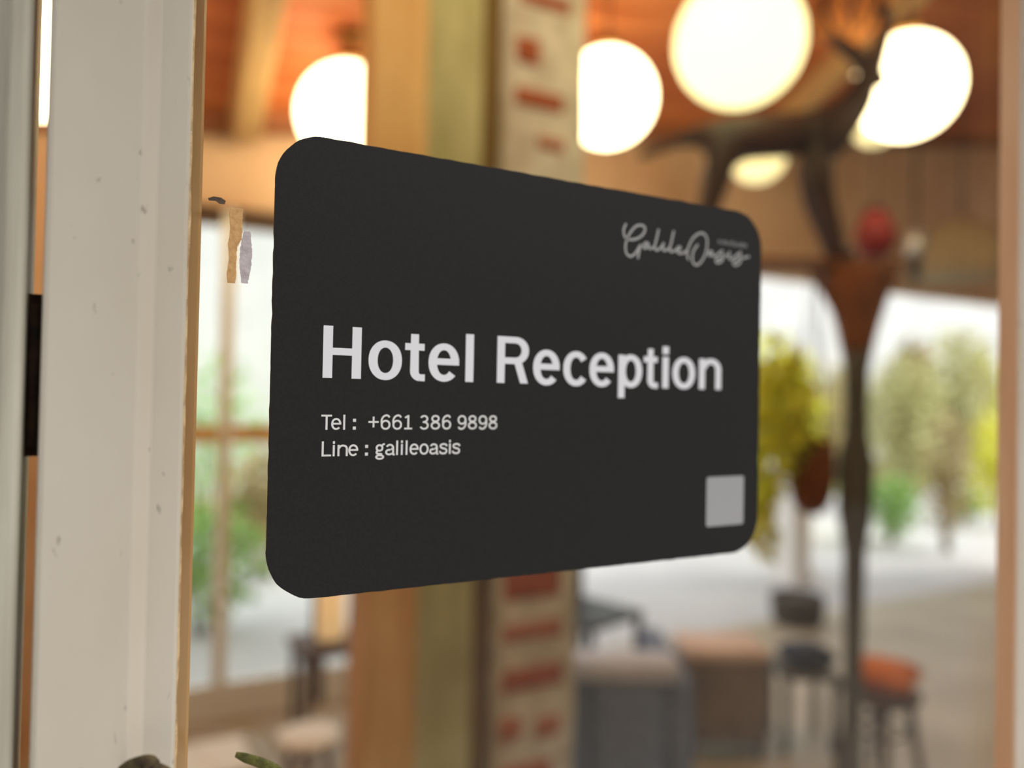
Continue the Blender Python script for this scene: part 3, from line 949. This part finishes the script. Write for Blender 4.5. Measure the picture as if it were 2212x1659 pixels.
def leaf_cloud(name, m, parent, centre, rad, count, size, seed, droop=0.0):
    rr = random.Random(seed)
    vs, fs = [], []
    for _ in range(count):
        while True:
            d = Vector((rr.uniform(-1, 1), rr.uniform(-1, 1), rr.uniform(-1, 1)))
            if d.length <= 1:
                break
        d = d * (0.55 + 0.45 * d.length)
        p = Vector(centre) + Vector((d.x * rad[0], d.y * rad[1], d.z * rad[2]))
        a = Vector((rr.gauss(0, 1), rr.gauss(0, 1), rr.gauss(0.2 - droop, 0.8))).normalized()
        b = a.orthogonal().normalized()
        b = (Matrix.Rotation(rr.uniform(0, 2 * PI), 3, a) @ b)
        nn = a.cross(b)
        L = size * rr.uniform(0.6, 1.3)
        w = L * 0.28
        i = len(vs)
        vs += [p, p + a * L * 0.45 + b * w + nn * w * 0.3, p + a * L + nn * -w * 0.4, p + a * L * 0.45 - b * w + nn * w * 0.3, p + a * L * 0.5]
        fs += [(i, i + 1, i + 4), (i + 1, i + 2, i + 4), (i + 2, i + 3, i + 4), (i + 3, i, i + 4)]
    me = bpy.data.meshes.new(name)
    me.from_pydata([tuple(v) for v in vs], [], fs)
    o = link(name, me, m, parent)
    o['kind'] = 'stuff'
    return o


# hanging basket under the shelf plank
c = at(1752, 1110, SD)
hb = empty('hanging_basket', (c.x, c.y, c.z), label='brown hanging basket with trailing yellow-green plant beside the carved post', cat='planter')
MB().lathe([(0.030, 0.0), (0.062, 0.04), (0.078, 0.12), (0.076, 0.20), (0.062, 0.265), (0.055, 0.27), (0.05, 0.25)], n=24).build('basket', 'basket', hb, True)
for a in range(3):
    an_ = 2 * PI * a / 3 + 0.4
    MB().tube([(0.066 * math.cos(an_), 0.066 * math.sin(an_), 0.255), (0.01 * math.cos(an_), 0.01 * math.sin(an_), PT - c.z - 0.027)], 0.003, 6).build('cord', 'raw', hb)
leaf_cloud('foliage', 'leaf_y', hb, (-0.13, 0.03, 0.33), (0.13, 0.12, 0.26), 420, 0.06, 21)
leaf_cloud('trailing_foliage', 'leaf_y', hb, (-0.20, 0.02, 0.05), (0.06, 0.06, 0.22), 160, 0.05, 22, 0.8)
for j in range(5):
    MB().tube(crom([(0, 0, 0.24), (-0.05 - 0.02 * j, 0.02 * (j - 2), 0.36), (-0.14 - 0.02 * j, 0.03 * (j - 2), 0.30 - 0.06 * j)], 4), 0.004, 6).build('stem', 'stem', hb, True)

# ================================================================== FURNITURE
def ground_xy(px, z_depth):
    p_ = at(px, 900, z_depth)
    return p_.x, p_.y


# slate blue armchair
x, y = ground_xy(1340, 2.95)
ac = empty('armchair', (x, y, 0), rz=-YAW, label='slate blue upholstered armchair with painted pale highlight on its top edge beside the brick pier', cat='armchair')
MB().box((-0.13, -0.28, 0.09), (0.13, 0.29, 0.30), 0.02).build('seat_base', 'blue', ac)
MB().box((-0.12, -0.17, 0.305), (0.12, 0.29, 0.40), 0.035, 3).build('seat_cushion', 'blue', ac, True)
MB().box((-0.135, -0.33, 0.11), (0.135, -0.185, 0.53), 0.035, 3).build('backrest', 'blue', ac, True)
for s_ in (-1, 1):
    MB().box((s_ * 0.18 - 0.045, -0.33, 0.09), (s_ * 0.18 + 0.045, 0.30, 0.50), 0.03, 3).build('armrest', 'blue', ac, True)
    for yy in (-0.27, 0.24):
        MB().lathe([(0.014, 0), (0.022, 0.09)], (s_ * 0.16, yy, 0), 12).build('leg', 'walnut', ac)
MB().box((-0.215, -0.345, 0.485), (0.175, -0.175, 0.555), 0.025, 2).build('top_highlight', 'bluelight', ac, True)  # pale slab stands in for the sheen along the top edge

# black slatted chair beyond the armchair
x, y = ground_xy(1270, 3.62)
bc = empty('slatted_chair', (x, y, 0), rz=0.3, label='black slat-back chair standing behind the blue armchair', cat='chair')
MB().box((-0.20, -0.20, 0.43), (0.20, 0.20, 0.46), 0.008).build('seat', 'black', bc)
for sx in (-1, 1):
    MB().box((sx * 0.18 - 0.016, 0.165, 0), (sx * 0.18 + 0.016, 0.197, 0.82), 0.004, 1).build('back_leg', 'black', bc)
    MB().box((sx * 0.18 - 0.016, -0.195, 0), (sx * 0.18 + 0.016, -0.163, 0.43), 0.004, 1).build('front_leg', 'black', bc)
for j in range(5):
    MB().box((-0.13 + j * 0.065 - 0.022, 0.172, 0.46), (-0.13 + j * 0.065 + 0.022, 0.188, 0.75), 0.002, 1).build('slat', 'black', bc)
MB().box((-0.164, 0.168, 0.75), (0.164, 0.192, 0.81), 0.004, 1).build('top_rail', 'black', bc)

# mauve bench with a pink seat pad
x, y = ground_xy(1562, 3.25)
bn = empty('upholstered_bench', (x, y, 0), rz=-YAW, label='low mauve grey bench with pink seat pad beside the blue armchair', cat='bench')
MB().box((-0.17, -0.13, 0.06), (0.17, 0.13, 0.38), 0.02).build('body', 'mauve', bn)
MB().box((-0.175, -0.135, 0.382), (0.175, 0.135, 0.445), 0.024, 3).build('seat_pad', 'pinkwood', bn, True)
for sx in (-1, 1):
    for sy in (-1, 1):
        MB().lathe([(0.016, 0), (0.022, 0.06)], (sx * 0.14, sy * 0.10, 0), 12).build('foot', 'walnut', bn)

# stool with an orange cushion and a navy cushion
x, y = ground_xy(1908, 2.98)
st = empty('wooden_stool', (x, y, 0), label='round dark wooden stool in front of the carved post', cat='stool')
MB().lathe([(0.13, 0.315), (0.145, 0.33), (0.145, 0.35), (0.13, 0.36)], n=28).build('seat', 'walnut', st, True)
for a in range(4):
    an_ = PI / 4 + a * PI / 2
    MB().tube([(0.15 * math.cos(an_), 0.15 * math.sin(an_), 0), (0.10 * math.cos(an_), 0.10 * math.sin(an_), 0.32)], [0.014, 0.019], 10).build('leg', 'walnut', st, True)
P = [(0.10 * math.cos(PI / 4 + a * PI / 2) * 1.25, 0.10 * math.sin(PI / 4 + a * PI / 2) * 1.25, 0.20) for a in range(4)]
MB().tube(P, 0.009, 8, True).build('stretcher', 'walnut', st, True)


def cushion(name, loc, rot, w, d, h, m, label):
    bm_ = bmesh.new()
    bmesh.ops.create_grid(bm_, x_segments=12, y_segments=12, size=0.5)
    top = list(bm_.verts)
    mb_ = MB()
    mb_.bm.free()
    vs, fs = [], []
    for s_ in (1, -1):
        for j in range(13):
            for i in range(13):
                u, v = i / 6 - 1, j / 6 - 1
                e = max(0, (1 - u ** 4)) ** 0.5 * max(0, (1 - v ** 4)) ** 0.5
                pinch = 1 - 0.06 * (1 - abs(u * v))
                vs.append((u * w / 2 * pinch, v * d / 2 * pinch, s_ * h / 2 * e))
    for s_ in range(2):
        for j in range(12):
            for i in range(12):
                a = s_ * 169 + j * 13 + i
                fs.append((a, a + 1, a + 14, a + 13))
    bm_.free()
    me_ = bpy.data.meshes.new(name)
    me_.from_pydata(vs, [], fs)
    b2 = bmesh.new()
    b2.from_mesh(me_)
    bmesh.ops.remove_doubles(b2, verts=b2.verts[:], dist=0.0005)
    bmesh.ops.recalc_face_normals(b2, faces=b2.faces[:])
    b2.to_mesh(me_)
    b2.free()
    o = link(name, me_, m, None, True)
    o.location = loc
    o.rotation_euler = rot
    return tag(o, label, 'cushion')


cushion('orange_cushion', (x + 0.01, y - 0.01, 0.36 + 0.05), (0, 0, 0.4), 0.24, 0.24, 0.10, 'orange', 'plump orange cushion lying on the dark wooden stool')
x2, y2 = ground_xy(1738, 3.3)
nt_ = empty('low_table', (x2, y2, 0), rz=-YAW, label='low grey side table between the pink bench and the stool', cat='table')
MB().box((-0.12, -0.12, 0.30), (0.12, 0.12, 0.33), 0.006, 1).build('table_top', 'greywood', nt_)
for sx in (-1, 1):
    for sy in (-1, 1):
        MB().box((sx * 0.10 - 0.014, sy * 0.10 - 0.014, 0), (sx * 0.10 + 0.014, sy * 0.10 + 0.014, 0.30), 0.003, 1).build('leg', 'greywood', nt_)
cushion('navy_cushion', (x2 + 0.02, y2 - 0.01, 0.33 + 0.045), (0, 0, -0.3), 0.20, 0.18, 0.09, 'navy', 'navy blue cushion lying on the low grey side table')

# pot and white pillar on the terrace
g = on_z(1722, 1352, -0.02)
pt_ = empty('terrace_pot', (g.x, g.y, -0.02), label='dark brown planter pot standing on the pale terrace', cat='pot')
MB().lathe([(0.13, 0.0), (0.16, 0.05), (0.175, 0.16), (0.17, 0.205), (0.155, 0.205), (0.15, 0.17)], n=28).build('bowl', 'darkpot', pt_, True)
MB().lathe([(0.0, 0.15), (0.15, 0.165), (0.15, 0.175), (0.0, 0.178)], n=28).build('soil', 'darkpot', pt_, True)
g = on_z(1752, 1296, -0.02)
pl = empty('terrace_pillar', (g.x + 0.35, g.y + 0.5, -0.02), label='short white painted pillar on the terrace behind the dark pot', cat='pillar')
MB().box((-0.14, -0.14, 0), (0.14, 0.14, 0.10), 0.006, 1).build('plinth', 'white', pl)
MB().box((-0.11, -0.11, 0.10), (0.11, 0.11, 0.90), 0.006, 1).build('shaft', 'white', pl)
MB().box((-0.15, -0.15, 0.90), (0.15, 0.15, 0.97), 0.006, 1).build('cap', 'white', pl)

# left of the posts: low white-topped stool, side table with paper lantern, white bench
g = at(668, 1582, 2.55)
ws = empty('white_stool', (g.x, g.y, 0), label='small round stool with white top on the brown floor left of the posts', cat='stool')
hz = max(0.1, g.z)
MB().lathe([(0.09, hz - 0.03), (0.105, hz - 0.02), (0.105, hz - 0.005), (0.095, hz)], n=28).build('seat', 'white', ws, True)
for a in range(3):
    an_ = a * 2 * PI / 3 + 0.3
    MB().tube([(0.10 * math.cos(an_), 0.10 * math.sin(an_), 0), (0.06 * math.cos(an_), 0.06 * math.sin(an_), hz - 0.03)], 0.012, 10).build('leg', 'walnut', ws, True)
g = at(716, 1384, 3.15)
tb = empty('side_table', (g.x, g.y + 0.02, 0), label='dark wooden side table under the cream paper lantern', cat='table')
MB().box((-0.15, -0.13, g.z - 0.03), (0.15, 0.13, g.z), 0.004, 1).build('table_top', 'walnut', tb)
for sx in (-1, 1):
    for sy in (-1, 1):
        MB().box((sx * 0.12 - 0.014, sy * 0.10 - 0.014, 0), (sx * 0.12 + 0.014, sy * 0.10 + 0.014, g.z - 0.03), 0.003, 1).build('leg', 'walnut', tb)
ln = empty('paper_lantern', (g.x, g.y + 0.02, g.z), label='lit cream paper lantern standing on the dark side table', cat='lantern')
MB().lathe([(0.05, 0.006), (0.056, 0.02), (0.056, 0.20), (0.05, 0.214)], n=24).build('paper_shade', emit('lit_paper', srgb(240, 200, 142), 0.55), ln, True)
MB().lathe([(0.058, 0.0), (0.058, 0.008)], n=24).build('base', 'walnut', ln)
MB().lathe([(0.047, 0.212), (0.047, 0.222)], n=24).build('rim', 'walnut', ln)
g = at(452, 1635, 2.7)
wb = empty('white_bench', (g.x, g.y, 0), label='low white bench in front of the glazed screen', cat='bench')
hb_ = max(0.12, g.z)
MB().box((-0.40, -0.14, hb_ - 0.04), (0.13, 0.14, hb_), 0.006, 1).build('seat', 'white', wb)
for xx in (-0.36, 0.09):
    MB().box((xx - 0.02, -0.12, 0), (xx + 0.02, 0.12, hb_ - 0.04), 0.004, 1).build('leg', 'white', wb)

# ================================================================== GARDEN
def bush(px, py_top, Y, rx, m, label, seed, ry=None, size=0.10, count=700):
    top_ = on_y(px, py_top, Y)
    h = max(0.4, top_.z)
    b_ = empty('garden_shrub', (top_.x, Y, -0.03), label=label, cat='shrub', group='shrubs along the terrace')
    leaf_cloud('foliage', m, b_, (0, 0, h * 0.55), (rx, ry or rx * 0.8, h * 0.47), count, size, seed)
    for j in range(3):
        MB().tube(crom([(0.05 * (j - 1), 0, 0), (0.10 * (j - 1), 0.04 * j, h * 0.3), (0.22 * (j - 1) * rx * 2, 0.05, h * 0.6)], 4), 0.018, 6).build('stem', 'stem', b_, True)
    return b_


bush(1660, 720, 6.3, 0.8, 'leaf_y', 'bright yellow-green shrub behind the hanging basket', 31, size=0.14, count=1400)
bush(1800, 760, 7.9, 0.55, 'leaf_o', 'olive brown shrub behind the carved post', 32)
bush(1960, 760, 6.3, 0.6, 'leaf_p', 'pale green shrub under the dome lampshade', 33, size=0.14, count=1500)
bush(2080, 700, 8.3, 0.9, 'leaf_p', 'tall pale yellow-green shrub at the end of the terrace', 34, ry=0.5, size=0.16, count=1800)
bush(2050, 880, 4.3, 0.3, 'leaf_o', 'low brownish shrub in front of the pale shrubs', 35, count=400)
bush(2165, 880, 4.9, 0.4, 'leaf_y', 'bright lime shrub close to the right door stile', 36)
bush(1930, 1020, 4.9, 0.33, 'leaf_g', 'low green shrub behind the carved post trunk', 37, size=0.08)
bush(2085, 1075, 5.6, 0.33, 'leaf_g', 'small green shrub at the edge of the bright terrace', 38, size=0.08)
bush(1660, 1040, 5.6, 0.5, 'leaf_y', 'low yellow shrub beside the corner of the sign', 39, size=0.08)
bush(452, 1060, 4.6, 0.36, 'leaf_g', 'green shrub outside the glazed screen', 40, size=0.08)
bush(445, 740, 8.0, 0.7, 'leaf_g', 'tall green shrub far outside the glazed screen', 41)
bush(575, 960, 5.9, 0.35, 'leaf_o', 'dark olive shrub outside the dark screen post', 42)
bush(250, 900, 6.6, 0.5, 'leaf_g', 'green shrub behind the door stile', 43)

for px_, py_, m_, lab_, sd_ in ((1330, 800, 'leaf_p', 'pale garden shrub against the white wall beyond the black slatted chair', 55), (1500, 780, 'leaf_g', 'green garden shrub against the white wall beyond the pink bench', 56),
                              (1690, 770, 'leaf_o', 'tall brownish garden shrub against the white wall beside the sign corner', 51), (1830, 800, 'leaf_p', 'pale garden shrub against the white wall behind the carved post', 52),
                              (1975, 735, 'leaf_o', 'broad brownish garden shrub against the white wall under the dome shade', 53), (2120, 770, 'leaf_y', 'yellow garden shrub against the white wall near the right door stile', 54)):
    bush(px_, py_, 10.1 - 0.45 * (sd_ % 2), 0.8, m_, lab_, sd_, 0.25, 0.2, 1500)
gw = tag(MB().box((-9, 11.0, -0.03), (22, 11.2, 4.6)).build('wall_garden', 'whitewall'), kind='structure')

# ================================================================== POTTED PLANT OUTSIDE THE DOOR
pp = empty('potted_plant', (0.16, -0.20, -0.02), label='tall potted plant outside the door, one olive leaf tip below the sign', cat='plant')
base = Vector((0.16, -0.20, -0.02))
MB().lathe([(0.08, 0.0), (0.11, 0.16), (0.115, 0.20), (0.10, 0.20), (0.095, 0.17)], n=28).build('pot', 'clay', pp, True)
MB().lathe([(0.0, 0.155), (0.096, 0.165), (0.096, 0.172), (0.0, 0.175)], n=28).build('soil', 'darkpot', pp, True)


def blade(name, pts, ws, m):
    pts = crom([Vector(p_) - base for p_ in pts], 6)
    n_ = len(pts)
    bm_ = bmesh.new()
    rows_ = []
    for i, p_ in enumerate(pts):
        d = (pts[min(i + 1, n_ - 1)] - pts[max(i - 1, 0)]).normalized()
        side = d.cross(Vector((0, 1, 0.2))).normalized()
        t_ = i / (n_ - 1) * (len(ws) - 1)
        a = int(min(t_, len(ws) - 2))
        w = ws[a] + (ws[a + 1] - ws[a]) * (t_ - a)
        nn = side.cross(d)
        rows_.append([bm_.verts.new(p_ + side * w * math.cos(q_) + nn * w * 0.32 * math.sin(q_)) for q_ in [2 * PI * k_ / 8 for k_ in range(8)]])
    for a, b in zip(rows_, rows_[1:]):
        for k_ in range(8):
            bm_.faces.new([a[k_], a[(k_ + 1) % 8], b[(k_ + 1) % 8], b[k_]])
    bm_.faces.new(rows_[0][::-1])
    bm_.faces.new(rows_[-1])
    mb_ = MB()
    mb_.bm.free()
    mb_.bm = bm_
    return mb_.build(name, m, pp, True)


D = 0.322
tip = [at(x_, y_, D) for x_, y_ in ((509, 1630), (530, 1637), (565, 1649), (600, 1668), (640, 1705), (690, 1790))]
node = Vector((0.075, -0.06, 1.20))
blade('leaf', tip + [node], [0.0012, 0.0022, 0.0024, 0.0026, 0.0026, 0.0024, 0.0014], 'leaf_f')
tip2 = [at(x_, y_, 0.298) for x_, y_ in ((258, 1662), (285, 1653), (318, 1650), (332, 1668), (420, 1740))]
blade('leaf', tip2 + [node + Vector((-0.01, -0.01, -0.03))], [0.0012, 0.003, 0.004, 0.004, 0.003, 0.0015], 'leaf_d')
stem = crom([base + Vector((0, 0, 0.17)), (0.15, -0.17, 0.6), (0.11, -0.10, 0.95), node], 6)
MB().tube([v - base for v in stem], [0.007 - 0.005 * i / (len(stem) - 1) for i in range(len(stem))], 8).build('stem', 'stem', pp, True)
rl = random.Random(5)
for i in range(9):
    s0 = stem[4 + i * 1]
    a = i * 2.4
    d = Vector((math.cos(a), math.sin(a) * 0.35 - 0.3, 0)).normalized()
    blade('leaf', [s0, s0 + d * 0.04 + Vector((0, 0, 0.02)), s0 + d * 0.09 + Vector((0, 0, 0.0))], [0.001, 0.006, 0.006, 0.001], 'leaf_f')
